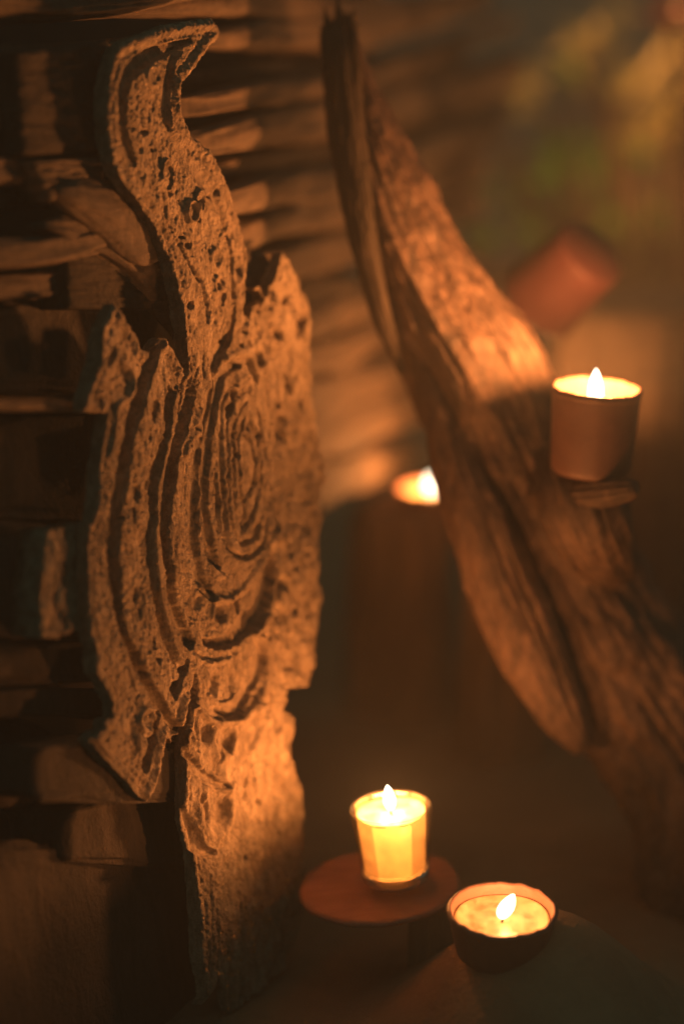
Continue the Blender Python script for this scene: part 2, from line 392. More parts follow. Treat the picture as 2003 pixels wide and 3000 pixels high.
# ------------------------------------------------------------------ the carving
OUT = [(624,52),(638,73),(647,96),(641,115),(615,134),(596,159),(561,204),(539,233),(529,252),(528,287),(531,319),(548,357),(564,389),(593,415),(622,446),(638,478),(660,523),(679,568),(692,606),(702,644),(711,689),(717,733),(719,791),(714,829),(713,893),(720,937),
 (733,912),(756,880),(768,884),(762,860),(747,850),(742,843),(750,836),(763,840),(776,868),(791,823),(810,778),(822,738),(832,746),(851,772),(880,823),(896,867),(906,918),(909,955),(903,1019),(909,1083),(918,1159),(931,1223),(941,1274),(956,1370),(956,1402),(945,1465),(941,1593),(941,1691),(950,1736),(944,1787),(937,1883),(921,1985),(915,2012),(848,2017),(839,2036),(842,2074),(858,2106),(870,2138),(861,2176),(862,2233),(875,2278),(884,2295),(886,2391),(890,2487),(892,2557),(890,2700),(850,2830),(740,2930),(690,2980),(672,2960),(657,2895),(645,2880),(620,2920),(583,2962),(603,2920),(601,2876),(583,2818),(577,2678),(567,2544),(560,2480),(552,2445),(541,2407),(537,2359),(540,2315),(541,2250),(538,2208),(541,2170),(553,2115),
 (557,2068),(551,2069),(545,2110),(532,2150),(512,2180),(500,2180),(490,2165),(484,2200),(478,2240),(472,2270),(457,2321),(437,2352),(408,2334),(370,2283),(319,2238),(281,2200),(253,2168),(281,2144),(303,2130),(297,2117),(312,2106),(330,2100),(330,2061),(313,2029),(295,1997),(274,1972),(274,1915),(265,1883),(256,1848),(250,1700),(255,1540),(268,1525),(281,1465),(284,1370),(300,1274),(310,1214),(242,1208),(245,1172),(261,1115),(281,1057),(285,1000),(300,950),(332,885),(348,898),(370,936),(399,974),(415,1019),(440,1032),(452,1010),(466,990),(480,985),(489,993),(504,1012),(526,1051),(540,1082),(550,1075),(545,1044),(523,893),(504,810),(482,733),(446,657),(408,600),(364,548),(325,478),(312,408),(305,338),(306,255),(319,204),(338,134),(370,115),(440,92),(504,66),(520,70),(536,62),(574,57)]
OUT = np.array(OUT, float)
STX, STY = 2.0, 2.8
gx = np.arange(96, 984, STX); gy = np.arange(30, 3000, STY)
X, Y = np.meshgrid(gx, gy, indexing='ij')
XJ = X + (fbm(X / 9, Y / 14, 77, 3) - 0.5) * 5; YJ = Y + (fbm(X / 9 + 50, Y / 14, 78, 3) - 0.5) * 6
def inside(poly, X, Y):
    r = np.zeros(X.shape, bool); n = len(poly)
    for i in range(n):
        x1, y1 = poly[i]; x2, y2 = poly[(i + 1) % n]
        if y1 == y2: continue
        c = ((y1 > Y) != (y2 > Y)) & (X < (x2 - x1) * (Y - y1) / (y2 - y1) + x1)
        r ^= c
    return r
def pdist(pts, X, Y, wts=None, close=False):
    """distance (x px; y counted half because the board is seen edge-on) and interpolated weights"""
    best = np.full(X.shape, 1e9); W = np.zeros(X.shape); side = np.zeros(X.shape)
    n = len(pts)
    for i in range(n if close else n - 1):
        a = pts[i]; b = pts[(i + 1) % n]
        ax, ay, bx, by = a[0], a[1] * .5, b[0], b[1] * .5
        dx, dy = bx - ax, by - ay; L2 = dx * dx + dy * dy + 1e-9
        t = np.clip(((X - ax) * dx + (Y * .5 - ay) * dy) / L2, 0, 1)
        ex = X - ax - t * dx; ey = Y * .5 - ay - t * dy
        d = np.hypot(ex, ey); m = d < best
        best = np.where(m, d, best)
        sg = np.sign(dx * ey - dy * ex); side = np.where(m, sg, side)
        if wts is not None:
            W = np.where(m, wts[i] + t * (wts[(i + 1) % n] - wts[i]), W)
    return best, W, side
THK_PX = 5
mask0 = inside(OUT, XJ, YJ)
sh = int(THK_PX / STX)
mask = mask0.copy(); mask[sh:, :] &= mask0[:-sh, :]; mask[:sh, :] = False
edge, _, _ = pdist(OUT, XJ, YJ, close=True)
H = np.zeros(X.shape)                                   # millimetres, up = towards the viewer's right
Xw = X + (fbm(X / 14, Y / 40, 11, 3) - 0.5) * 10
Yw = Y + (fbm(X / 14, Y / 40, 12, 3) - 0.5) * 14
GV = np.zeros(X.shape)                                  # carved lines, kept apart from the weathering
def groove(pts, depth, flat=0.55, soft=1.25, exact=False):
    """pts: (x, y, half width px)"""
    q = catmull(pts, 6)
    if depth > 5: q[:, 2] = q[:, 2] * (1.5 if depth > 10 else 1.25) + .8
    lo = q[:, 1].min() - 60; hi = q[:, 1].max() + 60; j0 = max(0, int((lo - gy[0]) / STY)); j1 = min(len(gy), int((hi - gy[0]) / STY) + 1)
    sl = (slice(None), slice(j0, j1))
    d, w, _ = pdist(q[:, :2], (X if exact else Xw)[sl], (Y if exact else Yw)[sl], q[:, 2])
    w = np.maximum(w, 0.5)
    GV[sl] -= depth * (1 - sstep(w * flat, w * soft, d))
def ridge(pts, height): groove([(x, y, w * 1.15 + .4) for x, y, w in pts], -height * 1.45, 0.25, 1.35)
def bump(x, y, rx, ry, h, tilt=0.0, flat=0.45, ring=False):
    global H
    i0 = max(0, int((x - 3 * rx - 10 - gx[0]) / STX)); i1 = min(len(gx), int((x + 3 * rx + 10 - gx[0]) / STX) + 1)
    j0 = max(0, int((y - 3 * ry - 10 - gy[0]) / STY)); j1 = min(len(gy), int((y + 3 * ry + 10 - gy[0]) / STY) + 1)
    if i1 <= i0 or j1 <= j0: return
    sl = (slice(i0, i1), slice(j0, j1))
    dx = Xw[sl] - x; dy = Yw[sl] - y
    dx = dx - dy * tilt
    d = np.sqrt((dx / rx) ** 2 + (dy / ry) ** 2)
    if ring: GV[sl] += 2.2 * h * np.exp(-((d - 1) / 0.28) ** 2)
    elif abs(h) >= 2.4: GV[sl] += 1.25 * h * (1 - sstep(flat, 1.25, d))
    else: H[sl] += h * (1 - sstep(flat, 1.25, d))
# broad relief
H += (fbm(X / 95, Y / 210, 1, 2) - 0.5) * 7
H += (fbm(X / 26, Y / 80, 2, 3) - 0.5) * 2.6
# levels: the round belly rises, the rim band falls away
d, _, s_ = pdist(catmull([(690,1060),(650,1130),(640,1250),(622,1400),(625,1550),(640,1660),(680,1730),(720,1700),(770,1600),(800,1450),(800,1300),(790,1150),(750,1080)], 5), X, Y)
bel = inside(catmull([(700,1060),(650,1130),(640,1250),(622,1400),(625,1550),(640,1660),(680,1730),(720,1700),(770,1600),(800,1450),(800,1300),(790,1150),(750,1080),(700,1060)], 5), X, Y)
H += np.where(bel, 3.2 * sstep(0, 40, d), 0)
# horn
groove([(556,119,2),(520,132,5),(482,146,7),(445,160,9),(405,186,11),(376,222,12),(362,268,13),(360,325,12),(366,385,11),(380,430,8),(400,480,4)], 6.5, .75, 1.05, True)
groove([(528,146,4),(506,172,9),(494,222,12),(488,270,13),(490,335,10),(498,372,5)], 6.0, .75, 1.05, True)
groove([(498,372,4),(522,420,9),(552,462,12),(588,510,12),(620,555,10),(645,610,7),(662,680,5),(674,760,4),(682,860,5)], 3.6, .1, 1.6)
groove([(400,480,4),(415,540,8),(445,600,9),(480,660,7),(498,740,6)], 2.4, .1, 1.7)
groove([(478,560,2),(484,600,4),(495,648,5),(520,710,4),(556,780,4),(580,825,6),(598,870,6),(607,940,5)], 2.6, .3, 1.4)
ridge([(476,520,2),(478,480,2),(490,466,2),(505,490,2),(510,530,2),(502,556,2)], 1.6)
bump(440,225,16,28,1.8,ring=True); bump(562,620,14,28,1.8,ring=True); bump(585,590,12,30,1.4,ring=True); bump(628,760,14,30,1.8,ring=True); bump(632,835,10,22,1.6,ring=True)
# the long grooves of the body
G3 = [(684,860,3),(683,920,4),(676,962,6),(662,1000,9),(645,1030,11),(632,1066,10),(631,1105,7),(626,1145,8),(613,1185,13),(604,1240,11),(597,1285,9),(582,1330,12),(580,1400,12),(572,1450,14),(572,1520,12),(572,1590,12),(580,1650,11),(600,1715,9),(618,1748,5)]
groove(G3, 6.5, .7, 1.08)
groove([(700,1074,3),(680,1075,6),(660,1086,8),(649,1112,8),(638,1156,8),(631,1202,7),(623,1250,8),(613,1309,8),(606,1386,8),(603,1450,7),(604,1520,7),(610,1590,9),(622,1640,8),(636,1662,3)], 5.5, .7, 1.1)
groove([(632,1390,3),(632,1450,4),(635,1530,5),(646,1580,3)], 3.0)
groove([(671,1055,4),(700,1052,6),(724,1064,7),(738,1092,7),(752,1120,4)], 2.5)
ridge([(664,1048,4),(696,1034,6),(724,1032,7),(742,1062,7),(758,1100,6)], 2.6)
ridge([(697,1115,7),(715,1108,8),(728,1118,8),(730,1150,4)], 2.6)
# bottom of the belly
ridge([(612,1650,2),(622,1672,4),(634,1688,6),(650,1690,3)], 2.8)
ridge([(600,1722,3),(612,1742,4),(624,1757,5),(645,1758,4),(668,1756,4),(690,1736,4),(712,1712,8),(738,1688,10),(762,1655,9),(790,1600,7),(806,1540,6)], 3.0)
ridge([(622,1757,3),(621,1785,3),(618,1810,3)], 2.0); ridge([(668,1756,4),(676,1785,4),(680,1810,3)], 2.2)
groove([(792,1610,6),(786,1660,12),(776,1706,17),(765,1750,19),(748,1792,17),(718,1828,15),(690,1856,13),(662,1876,9),(630,1885,6),(604,1882,4)], 7.5, .7, 1.15)
ridge([(566,1900,3),(590,1930,4),(622,1942,4),(655,1936,4),(672,1928,2)], 2.2)
groove([(556,1890,3),(580,1915,5),(610,1935,5)], 2.6)
ridge([(800,1560,5),(812,1620,8),(806,1680,8),(796,1750,8),(780,1810,8),(750,1850,7)], 3.4)
bump(645,1793,19,28,-5.5); bump(586,1766,13,24,-4); bump(690,1772,9,26,-3.5); bump(834,1807,9,24,-6); bump(824,1754,17,36,3.2); groove([(806,1745,6),(808,1715,8),(824,1700,8),(840,1712,7)], 4.5)
groove([(752,1862,4),(763,1900,8),(764,1935,10),(752,1975,11),(734,2010,12),(712,2045,12),(688,2072,11),(660,2084,8),(636,2076,4)], 6.8, .7, 1.15)
ridge([(744,1860,4),(775,1885,7),(788,1930,8),(782,1990,8),(768,2040,8),(740,2085,8),(700,2112,5),(660,2117,4),(620,2112,4),(592,2090,4),(568,2062,3)], 3.0)
ridge([(610,2035,3),(632,2060,5),(655,2064,3),(690,2040,3),(712,2012,3)], 1.8)
bump(628,2004,15,34,-5.5); bump(681,1990,15,42,-5); bump(607,2150,13,34,-5.5); bump(670,2168,16,38,-5.8); bump(655,2168,30,60,1.5,ring=True)
bump(594,2345,9,24,-7); bump(608,2385,10,36,-5.5); bump(655,2380,18,46,-6.5); bump(632,2370,44,80,1.6,ring=True)
groove([(543,2190,3),(550,2215,7),(566,2243,9),(588,2266,9),(612,2288,8),(634,2300,6),(660,2300,3)], 5.5, .7, 1.1)
ridge([(545,2225,3),(562,2258,3),(590,2284,4),(620,2306,4),(660,2310,5),(690,2300,4)], 2.2)
groove([(541,2370,5),(548,2398,10),(560,2430,13),(575,2462,14),(594,2484,11),(616,2496,6),(640,2500,2)], 7, .75, 1.08)
bump(832,2308,7,9,-6); bump(724,2295,7,16,-5); bump(723,2330,7,18,-4); bump(756,2353,7,8,-5); bump(723,2517,6,14,-5); bump(590,2545,4,14,-4); bump(596,2583,5,10,-5); bump(700,2430,10,8,-3)
groove([(760,2410,6),(740,2440,8),(715,2470,6)], 3)
groove([(760,2130,5),(745,2170,8),(735,2200,5)], 3.4); groove([(860,2040,4),(835,2090,8),(815,2140,7)], 3)
for q in [(601,2600,2720,3),(618,2560,2860,4),(634,2640,2880,3),(660,2700,2900,4),(610,2760,2900,3),(700,2640,2900,4),(745,2560,2760,4)]:
    groove([(q[0],q[1],2),(q[0]+4,(q[1]+q[2])/2,q[3]),(q[0]+2,q[2],2)], 2.2)
groove([(556,2120,2),(573,2180,3),(580,2200,2)], 2); groove([(570,2090,2),(578,2150,4),(584,2200,3)], 2.4)
# central crack, lower notches
groove([(575,1978,2),(574,2010,5),(568,2043,7),(558,2066,5),(551,2115,5),(540,2153,7),(520,2184,9)], 13, .7, 1.1)
groove([(550,1936,3),(543,1955,5),(534,1978,6),(524,2010,6),(518,2040,4)], 7)
bump(514,2015,14,26,-7); bump(508,2150,12,18,-3)
# left leaf: gap between the leaf and the body
G9 = [(478,998,4),(462,1030,7),(446,1062,8),(430,1096,9),(414,1136,10),(400,1182,11),(385,1233,11),(372,1284,11),(363,1335,11),(356,1386,11),(350,1437,11),(342,1480,10),(336,1528,11),(334,1579,12),(333,1643,11),(338,1706,11),(346,1770,10),(354,1820,7),(372,1880,6),(394,1922,7),(412,1960,7),(435,2010,8),(455,2043,8),(476,2068,7),(500,2106,6),(532,2140,4)]
groove(G9, 12, .75, 1.08)
groove([(440,1034,4),(432,1070,6),(424,1100,5)], 5); 
# ridge band and its two grooves
R1 = [(515,1150,5),(504,1195,7),(491,1259,8),(478,1323,8),(468,1374,8),(461,1430,8),(456,1489,8),(453,1553,8),(455,1617,9),(461,1681,9),(469,1732,9),(480,1783,9),(491,1821,9),(508,1885,8),(528,1949,6)]
groove(R1, -3.6, .75, 1.1, True)
groove([(566,1150,5),(554,1200,8),(534,1245,11),(517,1297,12),(504,1348,12),(498,1412,12),(491,1460,11),(486,1515,10),(481,1566,10),(482,1617,9),(488,1668,8),(500,1745,9),(518,1798,10),(538,1842,10),(560,1882,7)], 11, .7, 1.1)
groove([(500,1150,5),(489,1180,6),(484,1240,5),(474,1290,6),(462,1350,6),(446,1420,7),(442,1528,7),(438,1579,7),(441,1630,7),(446,1694,6),(454,1758,6),(468,1821,6),(488,1873,7),(508,1924,6),(531,1970,5)], 6)
groove([(524,1090,3),(520,1120,3),(514,1148,2)], 3); ridge([(526,1080,3),(522,1110,4),(518,1145,2)], 1.6)
groove([(545,1080,5),(540,1110,4),(532,1150,3),(524,1210,3)], 4); groove([(560,1040,3),(562,1100,4),(548,1170,5),(535,1210,5)], 4)
groove([(585,1080,3),(570,1130,5),(558,1175,4)], 3.5); groove([(604,1045,4),(602,1100,4)], 4)
ridge([(592,1205,4),(578,1230,6),(588,1262,5),(560,1290,6),(548,1330,5)], 2.4)
# eye on the leaf
ridge([(350,1058,4),(372,1075,4),(388,1110,4),(386,1140,5),(374,1165,5),(352,1180,4),(338,1200,5),(332,1250,5),(326,1300,5),(315,1340,4)], 2.6)
groove([(345,1080,4),(365,1100,5),(374,1125,5),(366,1150,4)], 2.0)
bump(326,1045,9,30,-4.5,-.35); bump(292,1182,8,18,-5); bump(328,1110,5,6,-3); bump(312,1150,8,12,-2)
bump(494,1139,5,14,-5); bump(450,1205,8,36,-5,-.2); bump(426,1420,5,14,-5); bump(399,1448,7,26,-5); bump(389,1510,6,22,-5); bump(368,1474,5,7,-4); bump(358,1520,6,10,-3)
ridge([(430,1240,4),(455,1252,5),(478,1262,4)], 2.0); ridge([(440,1470,3),(442,1500,3),(438,1530,3)], 2.2); bump(402,1745,6,24,-5); bump(410,1790,4,16,-3.5); bump(450,1890,5,18,-5); bump(463,1932,9,10,-4.5); bump(440,1800,26,60,1.2)
# lower left barb
groove([(460,2098,4),(456,2130,7),(450,2160,9),(442,2200,10),(433,2240,8)], 13, .7, 1.1)
bump(418,2185,14,34,2.2); bump(432,2110,20,34,1.6,ring=True); bump(395,2150,10,26,-3)
groove([(268,2172,3),(320,2220,5),(372,2272,6),(415,2318,6),(436,2340,3)], 3.5)
groove([(380,1950,3),(385,1990,3),(400,2020,2)], 1.8)
# belly and right flank pits
for q in [(671,1202,11,22,-6,-.2),(681,1159,8,17,-5,0),(754,1275,10,14,-5,0),(684,1333,7,9,-5,0),(809,1187,9,11,-5,0),(760,1050,13,30,-6,0),(729,1009,8,12,-5,0),(836,878,8,18,-5,-.5),(809,978,11,24,-5,.3),(880,957,13,34,-5,-.2),(838,1126,9,38,-4.5,.3),(864,1110,7,10,-5,0),(821,1230,14,11,-4,0),(818,1275,10,28,-4,0),(702,1250,5,18,-4,0),(720,1250,5,14,-4,0),(684,1280,5,14,-4,0),(663,997,5,7,-4,0),(714,976,6,8,-4,0),(704,1012,5,8,-4,0),(686,900,4,10,-5,0),(790,950,7,18,-3,0)]:
    bump(q[0], q[1], q[2], q[3], q[4], q[5])
bump(843,1257,17,20,2.4,ring=True); bump(785,1072,12,26,2.6); bump(842,960,24,60,2.4); bump(855,895,9,30,2.2); bump(866,1040,10,40,2.2)
for q in [(822,1480,9,44,2.6),(806,1570,7,30,2.4),(826,1586,11,26,3.2),(895,1590,12,30,2.2),(880,1705,11,24,2),(868,1810,9,14,3),(836,1905,9,14,2.6),(900,1930,12,20,3),(798,1880,6,40,2.6),(705,1520,8,40,-2.4),(740,1560,7,36,-2.4),(770,1460,8,30,-2),(870,1530,9,18,-2.6),(845,2170,10,26,-2.4),(760,2080,14,22,3),(855,2120,14,30,2.6),(745,2290,6,16,2.4),(820,2340,14,26,2.4),(840,2270,14,30,2.6)]:
    bump(*q)
# horn pits
for q in [(428,388,13,11,-5,0),(451,442,5,7,-5,0),(504,567,6,9,-5,0),(616,576,11,8,-5,0),(536,696,8,6,-5,0),(551,719,8,11,-5,0),(580,821,7,9,-5,0),(558,893,6,12,-5,0),(360,475,4,6,-3,0),(585,640,5,9,-4,0),(640,560,5,12,-4,0),(420,440,6,14,-3,0),(648,870,5,14,-4,0)]:
    bump(*q)
# weathering: worm holes, short vertical fissures and lumps
rng = np.random.RandomState(4)
ii = np.argwhere(mask)
for k in range(950):
    a, b = ii[rng.randint(len(ii))]
    x, y = gx[a], gy[b]
    r = rng.rand()
    big = x > 640 and y > 700
    if big and rng.rand() < .55: continue
    if r < .72: bump(x, y, rng.uniform(1.2, 2.8), rng.uniform(2.0, 6), -rng.uniform(.6, 2.6), rng.uniform(-.3, .3), .2)
    elif r < .88: bump(x, y, rng.uniform(2, 4), rng.uniform(8, 24), -rng.uniform(.6, 1.8), rng.uniform(-.15, .15), .2)
    else: bump(x, y, rng.uniform(3, 8 if big else 5), rng.uniform(6, 22 if big else 14), rng.uniform(.6, 2.0 if big else 1.2) * rng.choice([-1, 1]), rng.uniform(-.3, .3), .2)
for k in range(70):                                       # larger lumps and hollows where the flank is most eaten
    x = rng.uniform(640, 940); y = rng.uniform(760, 2500)
    bump(x, y, rng.uniform(4, 9), rng.uniform(16, 44), rng.uniform(1.4, 3.0) * rng.choice([-1, -1, 1]), rng.uniform(-.3, .3), .2)
orn = np.exp(-((X - 690) / 120) ** 4) * sstep(980, 1060, Y) * (1 - sstep(2480, 2540, Y))
orn = np.where(X + (Y - 1900) * .05 > 800, 0, orn)
flank = sstep(620, 740, X) * sstep(700, 800, Y) * (1 - .78 * orn)
H += flank * ((fbm(Xw / 15, Yw / 54, 31, 3) - 0.5) * 10 + (fbm(Xw / 7, Yw / 26, 33, 2) - 0.5) * 3)
H += (fbm(X / 6, Y / 16, 21, 3) - 0.5) * 1.5
fib = 1 - np.abs(2 * fbm(X / 4.5 + (fbm(X / 60, Y / 90, 41, 2) - .5) * 9, Y / 60, 42, 3) - 1)
H += (fib - .75) * 1.5
net = 1 - np.abs(2 * fbm(Xw / 10, Yw / 21, 51, 3) - 1)
H += (net - .7) * 2.5 * (.55 + .9 * vn(X / 60, Y / 90, 52)) * (1 - .45 * orn)
for k in range(4):                                        # fine nested rings inside the belly
    a0, a1, b0, b1 = 652 + 13 * k, 786 - 19 * k, 1108 + 36 * k, 1632 - 42 * k
    groove([((a0 + a1) / 2, b0, 2), (a0 + 8, b0 + 50, 3), (a0 - 4, (b0 * 2 + b1) / 3, 4), (a0 - 6, (b0 + b1) / 2, 4), (a0, b1 - 70, 4), (a0 + 16, b1 - 15, 4), ((a0 + a1) / 2 - 8, b1, 4), (a1 - 22, b1 - 40, 4), (a1, (b0 + b1) / 2 + 60, 4), (a1 - 2, (b0 + b1) / 2 - 60, 4), (a1 - 22, b0 + 60, 3)], 2.6, .2, 1.5)
H += (fbm(X / 3.2, Y / 5.0, 22, 2) - 0.5) * 0.9
H = H * (1 - .72 * np.clip(np.abs(GV) / 4.0, 0, 1)) + GV
lip = (1 - sstep(600, 700, X)) * sstep(0, 1, X)                       # raised border that follows the outline on horn and leaves
H += lip * (1.7 * np.exp(-((edge - 10) / 5.0) ** 2) - 1.5 * np.exp(-((edge - 22) / 4.0) ** 2))
H -= 2.4 * (1 - sstep(0, 5, edge)) * 0.6
# saw-like nicks on the horn's left flank
H = np.clip(H, -15, 9) / 1000.0
THICK = 0.0100
leafside = np.zeros(X.shape, bool)
g9 = catmull(G9, 6)[:, :2]
xl = np.interp(Y, g9[:, 1], g9[:, 0]); leafside = (X < xl) & (Y > 960) | ((Y <= 960) & (X < 470) & (Y > 870) & (X < 440)); leafside &= Y > 872
PT = plane_pt(X, Y)
H = np.maximum(H, -THICK)
VF = PT + H[..., None] * WN
VB = PT + (-THICK - 0.0012) * WN
VB = VB + ((fbm(X / 20, Y / 30, 90, 2) - .5) * .002)[..., None] * WN
def carve_part(name, sel, parent):
    nx, ny = X.shape
    cell = sel[:-1, :-1] & sel[1:, :-1] & sel[1:, 1:] & sel[:-1, 1:]
    I, J = np.nonzero(cell)
    a = I * ny + J; b = (I + 1) * ny + J; c = (I + 1) * ny + J + 1; d = I * ny + J + 1
    N0 = nx * ny
    front = np.stack([a, d, c, b], -1); back = np.stack([a, b, c, d], -1) + N0
    pc = np.pad(cell, 1)
    walls = []
    for (di, dj, e) in ((-1, 0, (a, d)), (1, 0, (c, b)), (0, -1, (b, a)), (0, 1, (d, c))):
        m = ~pc[I + 1 + di, J + 1 + dj]
        u, v = e[0][m], e[1][m]
        walls.append(np.stack([u, u + N0, v + N0, v], -1))
    walls = np.vstack(walls)
    Fall = np.vstack([front, back, walls]); Vall = np.vstack([VF.reshape(-1, 3), VB.reshape(-1, 3)])
    used = np.unique(Fall); remap = np.zeros(len(Vall), np.int64); remap[used] = np.arange(len(used))
    o = mesh_obj(name, Vall[used], remap[Fall], M_CARVE, parent)
    ns = np.ones(len(Fall), bool); ns[len(front) + len(back):] = False
    o.data.polygons.foreach_set('use_smooth', ns); return o
base = plane_pt(640, 2960, -THICK)
carving = empty('wood_carving', tuple(base), 'tall weathered wood carving of curling flames, worm-eaten, leaning on the driftwood wall', 'wood carving')
ls2 = leafside.copy()
ls2[1:, :] |= leafside[:-1, :]; ls2[:, 1:] |= ls2[:, :-1]
carve_part('flame_body', mask & ~leafside, carving)
carve_part('side_leaf', mask & ls2, carving)

# the cracked block at the carving's left side
def crack_block():
    poly = np.array([(120,1866),(118,1790),(122,1700),(132,1640),(136,1580),(150,1545),(172,1552),(186,1540),(196,1560),(214,1556),(232,1540),(262,1528),(300,1528),(300,1840),(256,1845),(217,1852),(170,1872)], float)
    gx2 = np.arange(100, 310, 2.5); gy2 = np.arange(1515, 1890, 3.5)
    A, B = np.meshgrid(gx2, gy2, indexing='ij')
    AJ = A + (fbm(A / 8, B / 10, 3, 3) - .5) * 12; BJ = B + (fbm(A / 8 + 9, B / 10, 4, 3) - .5) * 12
    m = inside(poly, AJ, BJ)
    h = (fbm(A / 12, B / 46, 6, 3) - .5) * 6 + (fbm(A / 4, B / 8, 7, 3) - .5) * 2
    for (x, y, rx, ry, dp) in [(191,1685,9,40,7),(191,1819,6,24,7),(198,1565,5,20,6),(240,1740,4,40,3),(165,1760,4,30,2.5),(225,1600,4,30,3),(176,1800,3,16,3)]:
        dd = np.sqrt(((AJ - x) / rx) ** 2 + ((BJ - y) / ry) ** 2); h -= dp * (1 - sstep(.5, 1.2, dd))
    pt = plane_pt(A, B, -0.012)
    vf = pt + (h / 1000)[..., None] * WN; vb = pt - 0.03 * WN
    nx, ny = A.shape
    cell = m[:-1, :-1] & m[1:, :-1] & m[1:, 1:] & m[:-1, 1:]
    I, J = np.nonzero(cell); a = I * ny + J; b = (I + 1) * ny + J; c = (I + 1) * ny + J + 1; d = I * ny + J + 1; N0 = nx * ny
    fr = np.stack([a, d, c, b], -1); bk = np.stack([a, b, c, d], -1) + N0; pc = np.pad(cell, 1); w = []
    for (di, dj, e) in ((-1, 0, (a, d)), (1, 0, (c, b)), (0, -1, (b, a)), (0, 1, (d, c))):
        mm = ~pc[I + 1 + di, J + 1 + dj]; u, v = e[0][mm], e[1][mm]; w.append(np.stack([u, u + N0, v + N0, v], -1))
    Fa = np.vstack([fr, bk] + w); Va = np.vstack([vf.reshape(-1, 3), vb.reshape(-1, 3)])
    us = np.unique(Fa); rm = np.zeros(len(Va), np.int64); rm[us] = np.arange(len(us))
    o = mesh_obj('wood_block', Va[us], rm[Fa], M_CARVE)
    tag(o, 'orange-lit wooden block with vertical cracks jutting out left of the carving', 'wood block')
crack_block()

# dark upright block that shows between the horn and the right spike
def box_rough(name, quad, off, thick, mat, label, cat, seed, group=None, nx=26, ny=40, amp=0.003):
    """quad: TL, TR, BR, BL photo px on the plane 'off' metres behind the carving's face; a rough slab with depth"""
    u = np.linspace(0, 1, nx); v = np.linspace(0, 1, ny); U, W = np.meshgrid(u, v, indexing='ij')
    TL, TR, BR, BL = [np.array(q, float) for q in quad]
    q = ((1-U)*(1-W))[..., None]*TL + (U*(1-W))[..., None]*TR + (U*W)[..., None]*BR + ((1-U)*W)[..., None]*BL
    f = plane_pt(q[..., 0], q[..., 1], -off)
    e = np.minimum(np.minimum(U, 1-U)*nx, np.minimum(W, 1-W)*ny)
    h = (fbm(U*8, W*20, seed, 3) - .5) * amp * 2 - 0.003 * (1 - sstep(0, 1.5, e))
    vf = f + h[..., None] * WN; vb = f - thick * WN
    ny_ = ny; N0 = nx * ny
    fr = grid_faces(nx, ny); bk = fr[:, ::-1] + N0
    bd = [i * ny_ for i in range(nx)] + [(nx-1)*ny_ + j for j in range(1, ny)] + [i * ny_ + ny-1 for i in range(nx-2, -1, -1)] + [j for j in range(ny-2, 0, -1)]
    bd = np.array(bd); nb = np.roll(bd, -1)
    w = np.stack([bd, nb, nb + N0, bd + N0], -1)
    o = mesh_obj(name, np.vstack([vf.reshape(-1, 3), vb.reshape(-1, 3)]), np.vstack([fr, bk, w]), mat)
    return tag(o, label, cat, group)
box_rough('wood_block', [(690,732),(836,738),(838,1000),(690,1000)], 0.020, 0.02, M_PLANK, 'dark flat-topped wooden block between the horn and the right pointed leaf', 'wood block', 55)

box_rough('wood_block', [(48,150),(330,112),(345,452),(72,455)], 0.024, 0.03, M_BARK_SHADE, 'dark squared timber block left of the carving horn tip', 'wood block', 57)  # dark colour stands in for shade beside the horn
box_rough('wood_block', [(190,712),(520,700),(530,905),(204,905)], 0.030, 0.03, M_BARK_SHADE, 'dark timber block behind the left pointed leaf of the carving', 'wood block', 58)
box_rough('wood_block', [(96,470),(330,456),(300,560),(150,590)], 0.020, 0.03, M_PLANK, 'brown timber block end under the dark squared block at upper left', 'wood block', 59)

o = box_rough('gap_backing', [(-400,-300),(1150,-300),(860,2000),(-400,3400)], 0.30, 0.03, M_BARK_SHADE, 'added dark backing showing as black gaps between the driftwood poles', 'dark backing', 60, amp=.006)  # sheet added behind the poles to blacken the gaps

# ------------------------------------------------------------------ big bent driftwood trunk
def branch(pts, seed, amp=0.16, nv=260, per=26, twist=0.0, flat=1.0, capk=None):
    """pts: (px, py, depth, half width px). Returns tube vertices with long furrows"""
    q = catmull(pts, per)
    C0 = P(q[:, 0], q[:, 1], q[:, 2]); R = q[:, 3] * q[:, 2] / F
    n = len(q); T = np.gradient(C0, axis=0); T /= np.linalg.norm(T, axis=1)[:, None]
    A = np.cross(T, FWD); A /= np.linalg.norm(A, axis=1)[:, None]          # across, in the picture
    B = np.cross(A, T)
    s = np.concatenate([[0], np.cumsum(np.linalg.norm(np.diff(C0, axis=0), axis=1))])
    th = np.linspace(0, 2 * math.pi, nv, endpoint=False)
    S = s[:, None]; TH = th[None] / (2 * math.pi) + twist * S
    nz = (fbm(S * 5 + seed, TH * 7, seed, 3, 7) - .5) * 1.5 + (fbm(S * 9 + 3, TH * 20, seed + 5, 3, 20) - .5) * .8 + (fbm(S * 26 + 3, TH * 13, seed + 6, 4, 13) - .5) * 1.3 + (fbm(S * 40 + 3, TH * 50, seed + 9, 2, 50) - .5) * 0.22
    rd = 1 - np.abs(2 * fbm(S * 4 + 11, TH * 34, seed + 21, 2, 34) - 1); nz = nz + (rd - .75) * 0.5
    nz = nz + (fbm(S * 10 + 11, TH * 80, seed + 23, 2, 80) - .5) * .3
    fur = vn(S * 3.5 + 7, TH * 22, seed + 12, 22); nz -= 1.3 * sstep(.80, .90, fur + (fbm(S * 30, TH * 40, seed + 31, 2, 40) - .5) * .12)
    RR = R[:, None] * (1 + amp * nz)
    G = C0[:, None] + (RR * np.cos(th)[None])[..., None] * A[:, None] + (RR * flat * np.sin(th)[None])[..., None] * B[:, None]
    return G
